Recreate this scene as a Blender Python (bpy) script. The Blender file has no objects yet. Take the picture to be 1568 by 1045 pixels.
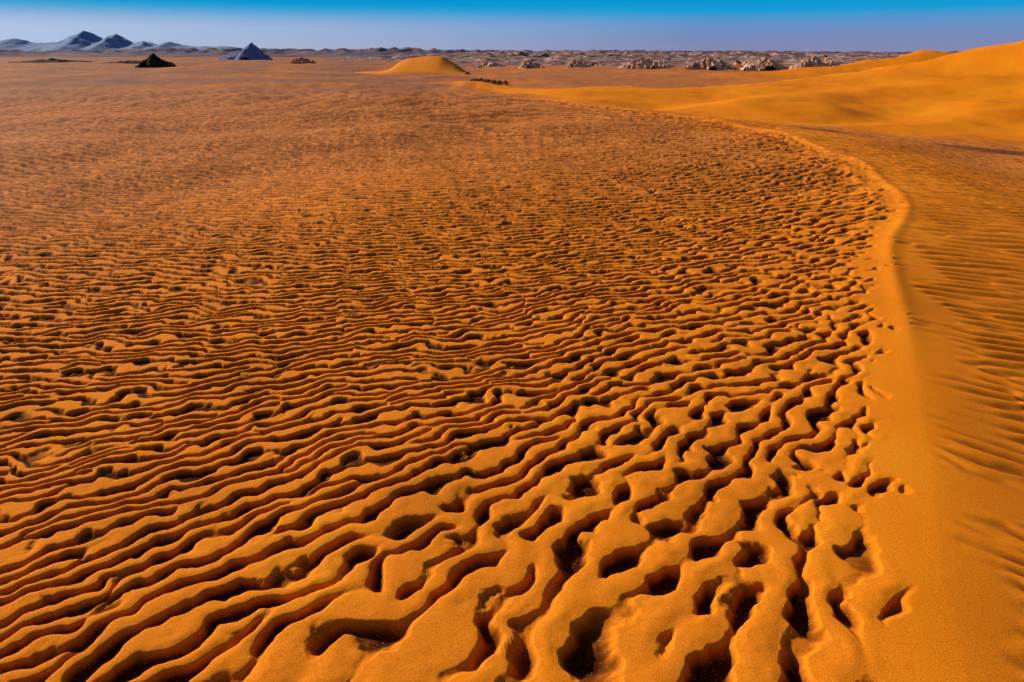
import bpy, math, numpy as np
rng = np.random.default_rng(11)
F = np.float32

# ------------------------------------------------------------ noise helpers
def noise_tile(N, beta, lo, seed, hi=.2):
    r = np.random.default_rng(seed)
    w = np.fft.fft2(r.standard_normal((N, N)))
    f = np.fft.fftfreq(N) * N
    fr = np.hypot(f[:, None], f[None, :])
    a = np.where(fr >= lo, 1.0 / np.maximum(fr, 1) ** beta, 0)
    a *= np.exp(-(fr / (N * hi)) ** 2)
    t = np.real(np.fft.ifft2(w * a))
    return (t / t.std()).astype(F)
SM = [noise_tile(512, 2.4, 4, s, .1) for s in (1, 2, 3)]   # smooth fractal, feature ~ 1/6 tile
FI = [noise_tile(512, 1.5, 10, s, .12) for s in (4, 5, 6)]

def samp(T, u, v):
    N = T.shape[0]
    u = u - np.floor(u); v = v - np.floor(v)
    fx = u * N; fy = v * N
    ix = fx.astype(np.int32); iy = fy.astype(np.int32)
    fx = (fx - ix).astype(F); fy = (fy - iy).astype(F)
    ix %= N; iy %= N
    jx = (ix + 1) % N; jy = (iy + 1) % N
    return (T[iy, ix] * (1 - fx) + T[iy, jx] * fx) * (1 - fy) + (T[jy, ix] * (1 - fx) + T[jy, jx] * fx) * fy
def sm(x, y, size, k=0):
    L = size * 6
    return samp(SM[k], x / L + .37 * k, y / L + .11)
def fi(x, y, size, k=0):
    L = size * 14
    return samp(FI[k], x / L + .2, y / L + .71)
def ss(a, b, x):
    t = np.clip((x - a) / (b - a), 0, 1)
    return t * t * (3 - 2 * t)
def lerp(a, b, t): return a + (b - a) * t

# ------------------------------------------------------------ ripple filter bank
N = 1280; CELL = 0.014; L = N * CELL; LAM = 0.16
W = np.fft.fft2(rng.standard_normal((N, N)))
fq = np.fft.fftfreq(N, d=CELL)
FX = fq[None, :]; FY = fq[:, None]
FR = np.hypot(FX, FY); FA = np.arctan2(FY, FX)
def band(theta, sa, sr):
    na = math.radians(theta + 90)
    da = np.angle(np.exp(1j * (FA - na)))
    f0 = 1 / LAM
    G = np.exp(-(FR - f0) ** 2 / (2 * (sr * f0) ** 2)) * np.exp(-da ** 2 / (2 * math.radians(sa) ** 2))
    z = np.fft.ifft2(W * G)
    z /= np.sqrt((np.abs(z) ** 2).mean())
    return z.astype(np.complex64)
TH = np.arange(-84.5, 79, 12.5)
BANK = [band(t, 10.5, .125) for t in TH]
def bank_sample(bank, ths, x, y, theta, lam):
    out = np.zeros(x.shape, np.complex64)
    q = np.log2(lam / LAM) * 2.0
    step = ths[1] - ths[0]
    theta = np.clip(theta, ths[0], ths[-1])
    for k, t in enumerate(ths):
        wk = np.clip(1 - np.abs(theta - t) / step, 0, 1)
        if not (wk > 0).any(): continue
        for m in range(-4, 9):
            w = wk * np.clip(1 - np.abs(q - m), 0, 1)
            idx = np.nonzero(w > 0)[0]
            if idx.size == 0: continue
            s = 2 ** (m / 2)
            out[idx] += w[idx] * samp(bank[k], x[idx] / (L * s) + .13 * m, y[idx] / (L * s) + .29 * m)
    return out

# ------------------------------------------------------------ polylines
def smooth_poly(P, n):
    P = np.array(P, float)
    tt = np.linspace(0, len(P) - 1, n)
    out = []
    for c in range(P.shape[1]):
        p = np.concatenate([[2 * P[0, c] - P[1, c]], P[:, c], [2 * P[-1, c] - P[-2, c]]])
        i = np.minimum(tt.astype(int), len(P) - 2); f = tt - i
        a, b, c2, d = p[i], p[i + 1], p[i + 2], p[i + 3]
        out.append(.5 * (2 * b + (c2 - a) * f + (2 * a - 5 * b + 4 * c2 - d) * f ** 2 + (3 * b - a - 3 * c2 + d) * f ** 3))
    return np.array(out).T
def poly_dist(x, y, P):
    best = np.full(x.shape, 1e12, F); sgn = np.ones(x.shape, F)
    for a, b in zip(P[:-1], P[1:]):
        dx, dy = b[0] - a[0], b[1] - a[1]
        l2 = dx * dx + dy * dy + 1e-9
        rx = x - F(a[0]); ry = y - F(a[1])
        t = np.clip((rx * F(dx) + ry * F(dy)) / F(l2), 0, 1)
        ex = rx - t * F(dx); ey = ry - t * F(dy)
        d = ex * ex + ey * ey
        m = d < best
        best = np.where(m, d, best)
        sgn = np.where(m, np.where(F(dx) * ry - F(dy) * rx > 0, F(-1), F(1)), sgn)
    return np.sqrt(best), sgn
def curve(xq, xs, ys, s=1.2):     # smoothed piecewise-linear function
    g = np.linspace(min(xs) - 10, max(xs) + 10, 3000)
    v = np.interp(g, xs, ys)
    k = np.exp(-.5 * (np.arange(-400, 401) * (g[1] - g[0]) / s) ** 2); k /= k.sum()
    vp = np.convolve(np.pad(v, 400, mode='edge'), k, mode='valid')
    return np.interp(xq, g, vp).astype(F)

CREST = smooth_poly([(.2, -14), (.5, -6), (.75, -2), (.95, 0), (1.22, 1.3), (1.78, 2.5), (2.52, 4.06), (3.4, 6.0), (4.7, 8.2), (5.65, 11.8),
                     (5.95, 15.6), (5.3, 19.5), (2.65, 25.5), (-1.2, 38), (-4.5, 58), (-6, 90)], 70)

# ------------------------------------------------------------ ground grid (denser near by)
dense = np.linspace(-48, 48, 1600)
left = -48 - np.cumsum(np.linspace(.1, 5.4, 48)); left = left[left > -180][::-1]
az = np.radians(np.concatenate([left, dense, -left[::-1]]))
dep = np.concatenate([np.linspace(80, 52, 50, endpoint=False), np.linspace(52, 2.4, 1100, endpoint=False), np.geomspace(2.4, .012, 170)])
R = 1.6 / np.tan(np.radians(dep))
AZ, RR = np.meshgrid(az, R)
nr, nc = AZ.shape
x = (RR * np.sin(AZ)).astype(F).ravel(); y = (RR * np.cos(AZ)).astype(F).ravel()
r = np.hypot(x, y)

dC, sC = poly_dist(x, y, CREST)
d = dC * sC
dw = d + .075 * sm(x, y, .3) * np.clip(r / 4, .6, 1)
# macro relief
z = .05 * sm(x, y, 5, 1) * ss(4, 14, r) * ss(400, 60, r) + .09 * sm(x, y, 30, 2) * ss(20, 60, r)
dp = np.clip(d, 0, None)
zb = -.5 * (1 - np.exp(-(dp ** 1.3) / 5.5)) * ss(60, 30, y)
ridge = .018 * np.exp(-(d / .3) ** 2) + .014 * np.exp(-(d / .07) ** 2) * ss(3.5, 6, r) + .012 * np.exp(-((d + .3) / .07) ** 2) * ss(6, 8, r)
# big dune on the right
Yr = curve(x, [-8, -1.5, 3, 9.6, 17.5, 21, 25, 32, 45, 70], [44, 39, 32.5, 34.5, 37.5, 37.5, 36.5, 35, 33, 30]) + .25 * np.sin(x * .5)
Yb = curve(x, [-8, -1, 2, 4, 6, 9, 12, 16, 22, 40, 70], [41, 36, 27, 23.5, 21.5, 19.5, 16, 13.5, 11, 6, 0], 1.0)
Hd = curve(x, [-8, -4, 3, 9.6, 14, 17.5, 21, 25, 32, 45, 60, 80], [0, .1, .12, .26, .5, .87, 1.45, 2.45, 3.9, 5.4, 5.8, 4], 1.4)
t = (y - Yb) / (Yr - Yb)
pf = np.clip(t, 0, 1); pf = .45 * pf * pf * (3 - 2 * pf) + .55 * pf ** 1.5
pb = np.clip(1 - (y - Yr) / 8, 0, 1) ** 1.3
p = np.where(t < 1, pf, pb) * ss(0, 2.5, d + np.where(y > 28, 2, 0))
z = z * (1 - .8 * p) + zb + np.clip(Hd - zb, 0, None) * p
z += .22 * sm(x, y, 7, 0) * p * (1 - p) * 2
onD = np.clip(t * 6, 0, 1) * np.clip((Yr + 8 - y) / 3, 0, 1) * (x > -9) * ss(0, 1.5, d + np.where(y > 28, 2, 0))
# second dune behind
Y2 = 60 + .02 * x
H2 = curve(x, [6, 12, 20, 27, 31, 33.5, 36, 42, 60], [0, .05, .35, .95, 1.6, 2.1, 2.05, 1.0, .3], .8)
p2 = np.clip(1 - np.abs(y - Y2) / np.where(y < Y2, 12, 6), 0, 1) ** 1.3 * (x > 4)
z = z * (1 - p2) + p2 * np.maximum(H2, z)
z += ridge

# ripples: wind-blown field left of the crest
wx = x + .006 * sm(x, y, .10, 0) * ss(12, 5, r) + .024 * sm(x, y, .32, 0)
wy = y + .006 * sm(x, y, .10, 1) * ss(12, 5, r) + .024 * sm(x, y, .32, 1)
th = np.interp(y, [-3, 0, 1.4, 2.0, 2.5, 3.2, 4.5, 7, 15], [78, 74, 62, 48, 37, 28, 16, 8, 2]) + np.clip(x, -3, 3) * 7 + 5 * sm(x, y, 1.2, 2)
th = np.clip(th, -20, 78)
lam = np.interp(r, [1.2, 1.8, 2.4, 3, 4.5, 6, 8.5, 12, 16, 30, 60], [.135, .110, .090, .077, .083, .10, .135, .19, .26, .48, .9])
lam = lam * np.interp(x, [-2.5, -1, .3, 2], [.84, .94, 1.1, 1.2]) ** ss(5, 2.5, r)
li = np.nonzero((d < .1) & (r < 70) & (y > -5))[0]
dl, xl, yl, rl = dw[li], x[li], y[li], r[li]
big = ss(2.6, 1.4, yl) * ss(-1.3, .1, xl)
wp = np.clip(ss(-2.4, -.6, dl) * ss(10, 4, yl) + ss(2.5, 1.6, yl) * ss(-1.4, -.1, xl) + .12 * sm(xl, yl, .5, 1), 0, 1)
lam[li] = lam[li] * lerp(1, 1.25, wp) * lerp(1, 1.22, big)
ll = lam[li]
zn = bank_sample(BANK, TH, wx[li], wy[li], th[li], ll)
zp = bank_sample(BANK, TH, wx[li] + 3.1, wy[li] + 5.7, np.clip(th[li] - 76, -84, 0), ll * lerp(2.8, 1.9, wp))
cp = zp.real / (np.abs(zp) + .35) * 1.3
c1 = zn.real / (np.abs(zn) + .2) * 1.12 + .17 * cp
c1h = zn.real / (np.abs(zn) + .4) * 1.3
c2 = .86 * c1h + .56 * cp
c = lerp(c1, c2, wp)
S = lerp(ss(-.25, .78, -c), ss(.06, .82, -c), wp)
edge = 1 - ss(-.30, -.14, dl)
D = .0225 * (ll / .10) ** .65 * np.interp(rl, [0, 4.5, 7, 10, 16, 30, 70], [1, 1, .85, .7, .5, .28, 0])
D = D * lerp(1, 1.16, wp)
dz = np.zeros_like(x); tr = np.zeros_like(x)
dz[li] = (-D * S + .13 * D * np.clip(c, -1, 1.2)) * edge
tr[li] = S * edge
# fine ripples right of the crest
ri = np.nonzero((d > .02) & (r < 26) & (onD < .9) & (y > -5))[0]
thr = np.interp(y[ri], [0, 1.5, 2.3, 4, 6, 12], [-56, -46, -34, -14, -8, 0]) + 4 * sm(x[ri], y[ri], 1, 1)
lr = np.interp(r[ri], [2, 4, 8, 14, 26], [.085, .11, .16, .24, .40])
zr = bank_sample(BANK, TH, x[ri] + .02 * sm(x[ri], y[ri], .4), y[ri], np.clip(thr, -72, 70), lr)
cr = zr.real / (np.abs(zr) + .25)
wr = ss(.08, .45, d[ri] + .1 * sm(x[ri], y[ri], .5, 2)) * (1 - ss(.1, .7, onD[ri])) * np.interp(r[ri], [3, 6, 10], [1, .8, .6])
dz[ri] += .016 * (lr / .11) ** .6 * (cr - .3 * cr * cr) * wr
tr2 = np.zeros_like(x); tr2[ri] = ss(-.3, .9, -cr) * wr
z += dz

# ------------------------------------------------------------ base colours of the sand, with trough shade painted in
def col(*a): return np.array(a, F)
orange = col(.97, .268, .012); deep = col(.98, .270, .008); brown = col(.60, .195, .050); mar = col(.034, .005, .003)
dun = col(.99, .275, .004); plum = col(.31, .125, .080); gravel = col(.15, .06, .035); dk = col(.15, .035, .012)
def mix(A, B, t): return A + (B - A) * t[:, None]
C = np.tile(orange, (x.size, 1))
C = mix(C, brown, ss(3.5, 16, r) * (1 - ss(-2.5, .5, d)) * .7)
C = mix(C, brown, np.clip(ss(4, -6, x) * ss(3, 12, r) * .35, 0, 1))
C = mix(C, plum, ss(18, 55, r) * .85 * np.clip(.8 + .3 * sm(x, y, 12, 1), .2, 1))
C = mix(C, deep, np.exp(-((d + .02) / .3) ** 2) * ss(14, 6, r))
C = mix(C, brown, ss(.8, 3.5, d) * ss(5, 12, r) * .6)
C = mix(C, dun, ss(.3, 1, onD) * .97)
C = mix(C, dun * .85, ss(.12, .5, p2) * ss(.1, .4, H2))
st = ss(-.13, -.08, t) * ss(.03, -.02, t) * ss(6.5, 9, x) * (d > .5)
C = mix(C, gravel, np.clip(st * (1 + .2 * sm(x, y, 1)), 0, 1) * .85)
C = mix(C, mar, np.clip(tr, 0, 1) ** 1.0 * ss(12, 3.5, r) * .97)  # coarse dark grains in troughs and pits, plus painted shade
C = mix(C, dk, np.clip(tr, 0, 1) ** 1.1 * ss(3, 7, r) * ss(60, 20, r) * .72)  # same grain tone and painted trough shade, farther out
C = mix(C, dk, tr2 * .66)  # shade painted into fine ripple troughs, since the sun runs along them
# old trodden trail along the far part of the crest
step = ss(.55, .9, fi(x, y, .5, 2)) * np.exp(-((d + .5) / .22) ** 2) * ss(9, 11, r) * ss(30, 24, r)
C = mix(C, dk, np.clip(step * 1.2, 0, .8))
pt = 1 + .05 * sm(x, y, .8, 2) + .06 * sm(x, y, 4, 0) * ss(3, 10, r)
C = np.clip(C * pt[:, None], .002, .99)
FAR = ss(5, 13, r) * (1 - onD * .93) * (1 - ss(.12, .5, p2) * ss(.1, .4, H2) * .8) * (1 - .65 * ss(14, 45, r)) * .9

def mesh_grid(name, X, Y, Z, nr, nc, color=None, mat=None, alpha=None):
    co = np.empty((X.size, 3), F); co[:, 0] = X; co[:, 1] = Y; co[:, 2] = Z
    i = np.arange(nr * nc, dtype=np.int32).reshape(nr, nc)
    q = np.stack([i[:-1, :-1], i[:-1, 1:], i[1:, 1:], i[1:, :-1]], -1).reshape(-1, 4)
    me = bpy.data.meshes.new(name)
    me.vertices.add(len(co)); me.vertices.foreach_set("co", co.ravel())
    me.loops.add(q.size); me.loops.foreach_set("vertex_index", q.ravel())
    me.polygons.add(len(q))
    me.polygons.foreach_set("loop_start", np.arange(0, q.size, 4, dtype=np.int32))
    me.update(calc_edges=True)
    me.polygons.foreach_set("use_smooth", np.ones(len(me.polygons), bool))
    if color is not None:
        a = me.color_attributes.new("sand", 'FLOAT_COLOR', 'POINT')
        cc = np.ones((len(co), 4), F); cc[:, :3] = color
        if alpha is not None: cc[:, 3] = alpha
        a.data.foreach_set("color", cc.ravel())
    ob = bpy.data.objects.new(name, me)
    bpy.context.scene.collection.objects.link(ob)
    if mat: me.materials.append(mat)
    me.update()
    return ob

# ------------------------------------------------------------ materials
def new_mat(name):
    m = bpy.data.materials.new(name); m.use_nodes = True
    nt = m.node_tree; b = nt.nodes["Principled BSDF"]
    b.inputs["Roughness"].default_value = .95
    b.inputs["Specular IOR Level"].default_value = .05
    return m, nt, b
def sand_mat(name, const=None):
    m, nt, b = new_mat(name)
    N_ = nt.nodes; K = nt.links.new
    tc = N_.new("ShaderNodeTexCoord")
    n1 = N_.new("ShaderNodeTexNoise"); n1.inputs["Scale"].default_value = 300; n1.inputs["Detail"].default_value = 2; n1.inputs["Roughness"].default_value = .7
    K(tc.outputs["Object"], n1.inputs["Vector"])
    mr = N_.new("ShaderNodeMapRange"); mr.inputs[1].default_value = .3; mr.inputs[2].default_value = .7; mr.inputs[3].default_value = .62; mr.inputs[4].default_value = 1.28
    K(n1.outputs["Fac"], mr.inputs[0])
    fac = mr.outputs[0]
    if const is None:
        src = N_.new("ShaderNodeAttribute"); src.attribute_name = "sand"; cs = src.outputs["Color"]
        mp = N_.new("ShaderNodeMapping"); mp.inputs["Scale"].default_value = (1.0, .55, 1); K(tc.outputs["Object"], mp.inputs[0])
        n3 = N_.new("ShaderNodeTexNoise"); n3.inputs["Scale"].default_value = 8; n3.inputs["Detail"].default_value = 4; n3.inputs["Roughness"].default_value = .8
        K(mp.outputs[0], n3.inputs["Vector"])
        m3 = N_.new("ShaderNodeMapRange"); m3.inputs[1].default_value = .36; m3.inputs[2].default_value = .62; m3.inputs[3].default_value = .52; m3.inputs[4].default_value = 1.32
        K(n3.outputs["Fac"], m3.inputs[0])
        mf = N_.new("ShaderNodeMix"); mf.data_type = 'FLOAT'; K(src.outputs["Alpha"], mf.inputs[0]); mf.inputs[2].default_value = 1; K(m3.outputs[0], mf.inputs[3])
        mu = N_.new("ShaderNodeMath"); mu.operation = 'MULTIPLY'; K(fac, mu.inputs[0]); K(mf.outputs[0], mu.inputs[1]); fac = mu.outputs[0]
    else:
        src = N_.new("ShaderNodeRGB"); src.outputs[0].default_value = (*const, 1); cs = src.outputs[0]
    vm = N_.new("ShaderNodeVectorMath"); vm.operation = 'SCALE'; K(cs, vm.inputs[0]); K(fac, vm.inputs["Scale"])
    vo = N_.new("ShaderNodeTexVoronoi"); vo.inputs["Scale"].default_value = 170; K(tc.outputs["Object"], vo.inputs["Vector"])
    lt = N_.new("ShaderNodeMath"); lt.operation = 'LESS_THAN'; lt.inputs[1].default_value = .22; K(vo.outputs["Distance"], lt.inputs[0])
    sc = N_.new("ShaderNodeSeparateColor"); K(vo.outputs["Color"], sc.inputs[0])
    gt = N_.new("ShaderNodeMath"); gt.operation = 'GREATER_THAN'; gt.inputs[1].default_value = .78; K(sc.outputs[0], gt.inputs[0])
    mm = N_.new("ShaderNodeMath"); mm.operation = 'MULTIPLY'; K(lt.outputs[0], mm.inputs[0]); K(gt.outputs[0], mm.inputs[1])
    mx = N_.new("ShaderNodeMix"); mx.data_type = 'RGBA'; K(mm.outputs[0], mx.inputs[0]); K(vm.outputs[0], mx.inputs[6]); mx.inputs[7].default_value = (.9, .38, .08, 1)
    K(mx.outputs[2], b.inputs["Base Color"])
    bp = N_.new("ShaderNodeBump"); bp.inputs["Strength"].default_value = .5; bp.inputs["Distance"].default_value = .002
    K(n1.outputs["Fac"], bp.inputs["Height"]); K(bp.outputs[0], b.inputs["Normal"])
    return m
def rock_mat(name, c1, c2, scale, bump=0.3, c3=None, lo=.38, hi=.62):
    m, nt, b = new_mat(name)
    N_ = nt.nodes; K = nt.links.new
    tc = N_.new("ShaderNodeTexCoord")
    n = N_.new("ShaderNodeTexNoise"); n.inputs["Scale"].default_value = scale; n.inputs["Detail"].default_value = 6; n.inputs["Roughness"].default_value = .6
    K(tc.outputs["Object"], n.inputs["Vector"])
    cr = N_.new("ShaderNodeValToRGB"); cr.color_ramp.elements[0].position = lo; cr.color_ramp.elements[1].position = hi
    cr.color_ramp.elements[0].color = (*c1, 1); cr.color_ramp.elements[1].color = (*c2, 1)
    if c3:
        e = cr.color_ramp.elements.new((lo + hi) / 2); e.color = (*c3, 1)
    K(n.outputs["Fac"], cr.inputs[0]); K(cr.outputs[0], b.inputs["Base Color"])
    bp = N_.new("ShaderNodeBump"); bp.inputs["Strength"].default_value = .6; bp.inputs["Distance"].default_value = bump
    K(n.outputs["Fac"], bp.inputs["Height"]); K(bp.outputs[0], b.inputs["Normal"])
    return m

M_sand = sand_mat("desert_sand")
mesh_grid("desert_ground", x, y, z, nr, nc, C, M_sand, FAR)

# ------------------------------------------------------------ hills and mountains
def hill(name, cx, cy, w, dd, h, mat, k=0, rough=.35, feat=.25, power=1.2, skew=0.0, nx=120, ny=80, z0=-.3):
    u, v = np.meshgrid(np.linspace(-1, 1, nx), np.linspace(-1, 1, ny))
    u = u.ravel(); v = v.ravel()
    X = u * w / 2; Y = v * dd / 2
    ox = cx * 3.1 + k * 17
    rr = np.hypot(u - skew * (1 - u * u), v)
    prof = np.clip(1.0 + .10 * sm(X + ox, Y, w * .4, k % 3) * rr - rr, 0, 1) ** power
    n = 1 - np.abs(sm(X + ox, Y + 5.3 * k, w * feat, k % 3)) * .8
    Z = h * prof * (1 + rough * (n - .5) * 1.2) + z0 * (1 - np.clip(prof * 8, 0, 1))
    Z += rough * .10 * h * sm(X + ox, Y, w * .09, (k + 1) % 3) * np.clip(prof * 3, 0, 1)
    ob = mesh_grid(name, X.astype(F), Y.astype(F), Z.astype(F), ny, nx, None, mat)
    ob.location = (cx, cy, 0)
    return ob
def range_(name, pts, Y0, depth, mat, k=0, rough=.2, feat=60, nx=700, ny=50, zlow=-2):
    P = np.array(pts, float)
    xs = np.linspace(P[0, 0], P[-1, 0], nx)
    u, v = np.meshgrid(xs, np.linspace(-1, 1, ny))
    H = np.tile(np.interp(xs, P[:, 0], P[:, 1]), (ny, 1))
    X = u.ravel(); V = v.ravel(); H = H.ravel()
    Y = V * depth / 2
    prof = np.clip(1 - np.abs(V), 0, 1)
    n = 1 - np.abs(sm(X, Y, feat, k)) * .8 - .4
    n2 = sm(X, Y, feat * .3, (k + 1) % 3)
    Z = H * prof ** 1.1 * (1 + rough * n) + H * rough * .12 * n2 * prof + zlow * (1 - np.clip(prof * 6, 0, 1))
    ob = mesh_grid(name, X.astype(F), Y.astype(F), Z.astype(F), ny, nx, None, mat)
    ob.location = (0, Y0, 0)
    return ob

M_blue = rock_mat("hazy_mountain_rock", (.20, .31, .56), (.26, .37, .62), .008, 1)  # distance haze put into the bluish rock colour
M_blue2 = rock_mat("hazy_dark_rock", (.14, .17, .36), (.21, .25, .46), .2, .1)  # nearer peaks, haze tint also mixed into their colour
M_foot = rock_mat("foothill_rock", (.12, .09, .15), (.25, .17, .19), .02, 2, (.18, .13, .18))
M_dark = rock_mat("basalt_rock", (.012, .009, .009), (.06, .035, .028), 1.2, .2)
M_red = rock_mat("red_rock", (.26, .07, .025), (.75, .32, .15), 1.0, .1)
M_pale = rock_mat("pale_sandstone", (.22, .10, .07), (.80, .50, .34), .9, .2, (.52, .27, .17), .34, .60)
M_pink = rock_mat("pink_badland_rock", (.13, .075, .085), (.58, .34, .28), .35, .4, (.28, .15, .14))

mts = [(-3600, 30), (-3200, 60), (-2800, 35), (-2500, 62), (-2250, 40), (-2065, 52), (-1999, 68), (-1933, 50), (-1867, 48), (-1815, 56), (-1760, 74),
       (-1709, 94), (-1670, 78), (-1644, 62), (-1591, 86), (-1560, 66), (-1525, 46), (-1472, 58), (-1433, 44), (-1375, 54), (-1330, 40), (-1275, 36), (-1156, 36), (-1011, 26),
       (-748, 12), (-248, 6), (400, 8), (1100, 5), (2200, 6), (3200, 4)]
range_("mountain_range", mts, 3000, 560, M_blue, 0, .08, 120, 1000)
range_("foothills", [(-1500, 7), (-1100, 9), (-900, 6.5), (-700, 10), (-560, 6), (-430, 7.5), (-330, 8.5), (-240, 7), (-130, 8.5), (0, 6), (150, 6.5), (400, 5), (700, 5.5), (1000, 4)],
       900, 260, M_foot, 1, .5, 45, 900)
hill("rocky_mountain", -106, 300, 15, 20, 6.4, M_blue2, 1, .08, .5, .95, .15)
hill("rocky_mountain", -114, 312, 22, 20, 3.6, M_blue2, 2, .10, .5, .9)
hill("dark_rock_hill", -50.4, 104, 6.2, 5, 1.8, M_dark, 1, .12, .3, 1.05, 0)
hill("dark_rock_hill", -112, 180, 22, 8, .8, M_dark, 2, .4, .2, .9)
hill("dark_rock_hill", -88, 170, 12, 8, .5, M_dark, 0, .4, .2, .9)
hill("red_rock_hill", -47, 165, 6.5, 5, 1.15, M_red, 0, .3, .3, .8)
range_("badland_hills", [(-60, .8), (-25, 1.7), (-10, 2.3), (10, 2.0), (40, 2.2), (60, 2.0), (90, 2.2), (120, 1.7), (150, 1.9), (200, 1.4)], 270, 110, M_pink, 2, .7, 16, 700, 60, -.4)
range_("badland_hills", [(-14, .3), (-5, .8), (10, .9), (25, .8), (45, .9), (58, .8), (75, .4)], 150, 60, M_pink, 0, .8, 8, 600, 60, -.3)
for i, (cx, cy, w, h) in enumerate([(2.6, 96, 3.6, .95), (8.3, 95, 3.8, 1.05), (15.8, 92, 5.8, 1.3), (19.0, 97, 4.0, .8), (24.4, 93, 4.6, 1.25), (27.6, 97, 4.4, 1.0),
                                    (32.6, 95, 5.6, 1.25), (38.6, 96, 5.0, 1.35), (42.5, 99, 4.6, 1.0), (-3.5, 110, 5, .7), (12, 108, 5, .8), (22, 112, 6, .9), (35, 114, 7, .9)]):
    hill("sandstone_outcrop", cx, cy, w, 4.5, h, M_pale, i, .35, .3, .7, ((i * 37) % 5 - 2) * .12)

# small bright dune at the end of the plateau
M_dune = sand_mat("dune_sand", (.93, .28, .018))
u, v = np.meshgrid(np.linspace(0, 1, 180), np.linspace(-1, 1, 100)); u = u.ravel(); v = v.ravel()
Hx = curve(u * 10, [0, 3.5, 4.1, 4.6, 5.4, 7.2, 8.0, 9.2, 10], [0, .20, .6, 1.1, 1.4, 1.62, 1.6, .8, 0], .18)
sk = .3 + .15 * np.sin(u * 5)
vv = np.where(v < sk, (sk - v) / (1 + sk), (v - sk) / (1 - sk))
Zd = Hx * np.clip(1 - vv, 0, 1) ** 1.1 - .15 * (1 - np.clip((1 - vv) * 6, 0, 1)) - .04
ob = mesh_grid("sand_dune", (u * 13 - 6.5).astype(F), (v * 5 + 1.0 * np.sin(u * 3)).astype(F), Zd.astype(F), 100, 180, None, M_dune)
ob.location = (-11.0, 73, 0)

import bmesh
def boulders(name, specs, mat, sub=3):
    vs = []; fs = []; o = 0
    for (bx, by, bz, s, sd) in specs:
        bm = bmesh.new(); bmesh.ops.create_icosphere(bm, subdivisions=sub, radius=1)
        rr = np.random.default_rng(sd); ph = rr.uniform(0, 6, 6); ax = rr.uniform(.7, 1.3, 3)
        for q in bm.verts:
            c_ = q.co
            k_ = 1 + .16 * math.sin(3 * c_.x + ph[0]) * math.sin(4 * c_.y + ph[1]) + .12 * math.sin(7 * c_.z + ph[2] + 3 * c_.x) + rr.normal() * .035
            vs.append((bx + c_.x * k_ * s * ax[0], by + c_.y * k_ * s * ax[1], bz + c_.z * k_ * s * .75 * ax[2]))
        bm.verts.index_update()
        for f_ in bm.faces: fs.append([q.index + o for q in f_.verts])
        o += len(bm.verts); bm.free()
    me = bpy.data.meshes.new(name); me.from_pydata(vs, [], fs); me.materials.append(mat)
    ob = bpy.data.objects.new(name, me); bpy.context.scene.collection.objects.link(ob)
    return ob
g = np.random.default_rng(3)
sp = []
for i in range(40):
    tt_ = g.uniform(0, 1)
    sp.append((-2.6 + 2.4 * tt_ + g.normal() * .12, 50 - 6.0 * tt_ + g.normal() * .6, .02 + .03 * tt_, g.uniform(.05, .19) * (1.15 - .5 * tt_), i))
M_br = rock_mat("dark_brown_rock", (.06, .026, .014), (.34, .15, .06), 3, .1)
boulders("boulder_pile", sp, M_br)
# ------------------------------------------------------------ world, sun, camera
el = math.radians(25); azs = math.radians(-54)
to_sun = (math.sin(azs) * math.cos(el), math.cos(azs) * math.cos(el), math.sin(el))
from mathutils import Vector
sd = bpy.data.lights.new("sun", 'SUN'); sd.energy = 5.0; sd.angle = math.radians(.5); sd.color = (1, .90, .74)
so = bpy.data.objects.new("sun", sd); bpy.context.scene.collection.objects.link(so)
so.rotation_euler = Vector(to_sun).to_track_quat('Z', 'Y').to_euler()

w = bpy.data.worlds.new("World"); bpy.context.scene.world = w; w.use_nodes = True
nt = w.node_tree; K = nt.links.new
bg = nt.nodes["Background"]; bg.inputs[1].default_value = .05
sky = nt.nodes.new("ShaderNodeTexSky"); sky.sky_type = 'NISHITA'; sky.sun_disc = False
sky.sun_elevation = el; sky.sun_rotation = azs; sky.air_density = 1.0; sky.dust_density = .6; sky.ozone_density = 3
tc = nt.nodes.new("ShaderNodeTexCoord"); sx = nt.nodes.new("ShaderNodeSeparateXYZ"); K(tc.outputs["Generated"], sx.inputs[0])
mr = nt.nodes.new("ShaderNodeMapRange"); mr.inputs[1].default_value = 0; mr.inputs[2].default_value = .10; K(sx.outputs[2], mr.inputs[0])
cr = nt.nodes.new("ShaderNodeValToRGB")
e = cr.color_ramp.elements
e[0].position = 0; e[0].color = (.25, .25, .41, 1)
e[1].position = 1; e[1].color = (.0, .22, .55, 1)
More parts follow.
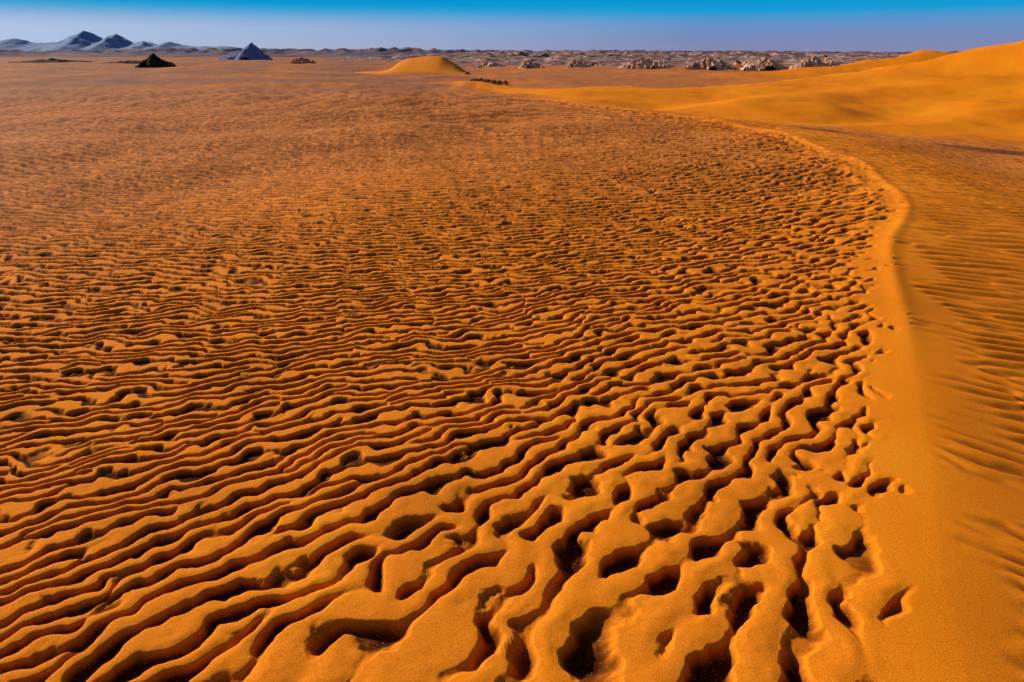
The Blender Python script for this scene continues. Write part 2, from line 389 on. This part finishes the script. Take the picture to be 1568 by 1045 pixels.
for pos, c_ in ((.2, (.19, .25, .48)), (.38, (.12, .29, .57)), (.52, (.01, .33, .66)), (.68, (.0, .30, .64))):
    q = e.new(pos); q.color = (*c_, 1)
K(mr.outputs[0], cr.inputs[0])
mx0 = nt.nodes.new("ShaderNodeMapRange"); mx0.inputs[1].default_value = .25; mx0.inputs[2].default_value = -.6; mx0.inputs[3].default_value = 0; mx0.inputs[4].default_value = .85
K(sx.outputs[0], mx0.inputs[0])
hz = nt.nodes.new("ShaderNodeMapRange"); hz.interpolation_type = 'SMOOTHSTEP'; hz.inputs[1].default_value = .062; hz.inputs[2].default_value = .028; K(sx.outputs[2], hz.inputs[0])
pm = nt.nodes.new("ShaderNodeMath"); pm.operation = 'MULTIPLY'; K(mx0.outputs[0], pm.inputs[0]); K(hz.outputs[0], pm.inputs[1])
mxp = nt.nodes.new("ShaderNodeMix"); mxp.data_type = 'RGBA'; K(pm.outputs[0], mxp.inputs[0]); K(cr.outputs[0], mxp.inputs[6]); mxp.inputs[7].default_value = (.50, .62, .82, 1)
scl = nt.nodes.new("ShaderNodeVectorMath"); scl.operation = 'SCALE'; scl.inputs["Scale"].default_value = 1 / .05; K(mxp.outputs[2], scl.inputs[0])
fm = nt.nodes.new("ShaderNodeMapRange"); fm.inputs[1].default_value = .08; fm.inputs[2].default_value = .2; K(sx.outputs[2], fm.inputs[0])
mm = nt.nodes.new("ShaderNodeMix"); mm.data_type = 'RGBA'; K(fm.outputs[0], mm.inputs[0]); K(scl.outputs[0], mm.inputs[6]); K(sky.outputs[0], mm.inputs[7])
K(mm.outputs[2], bg.inputs[0])

cam = bpy.data.cameras.new("camera"); cam.lens = 24; cam.sensor_width = 36; cam.clip_end = 20000; cam.clip_start = .05
co = bpy.data.objects.new("camera", cam); bpy.context.scene.collection.objects.link(co)
co.location = (0, 0, 1.6); co.rotation_euler = (math.radians(90 - 22.7), 0, 0)
bpy.context.scene.camera = co
sc_ = bpy.context.scene
sc_.view_settings.view_transform = 'Standard'; sc_.view_settings.look = 'None'; sc_.view_settings.exposure = 0
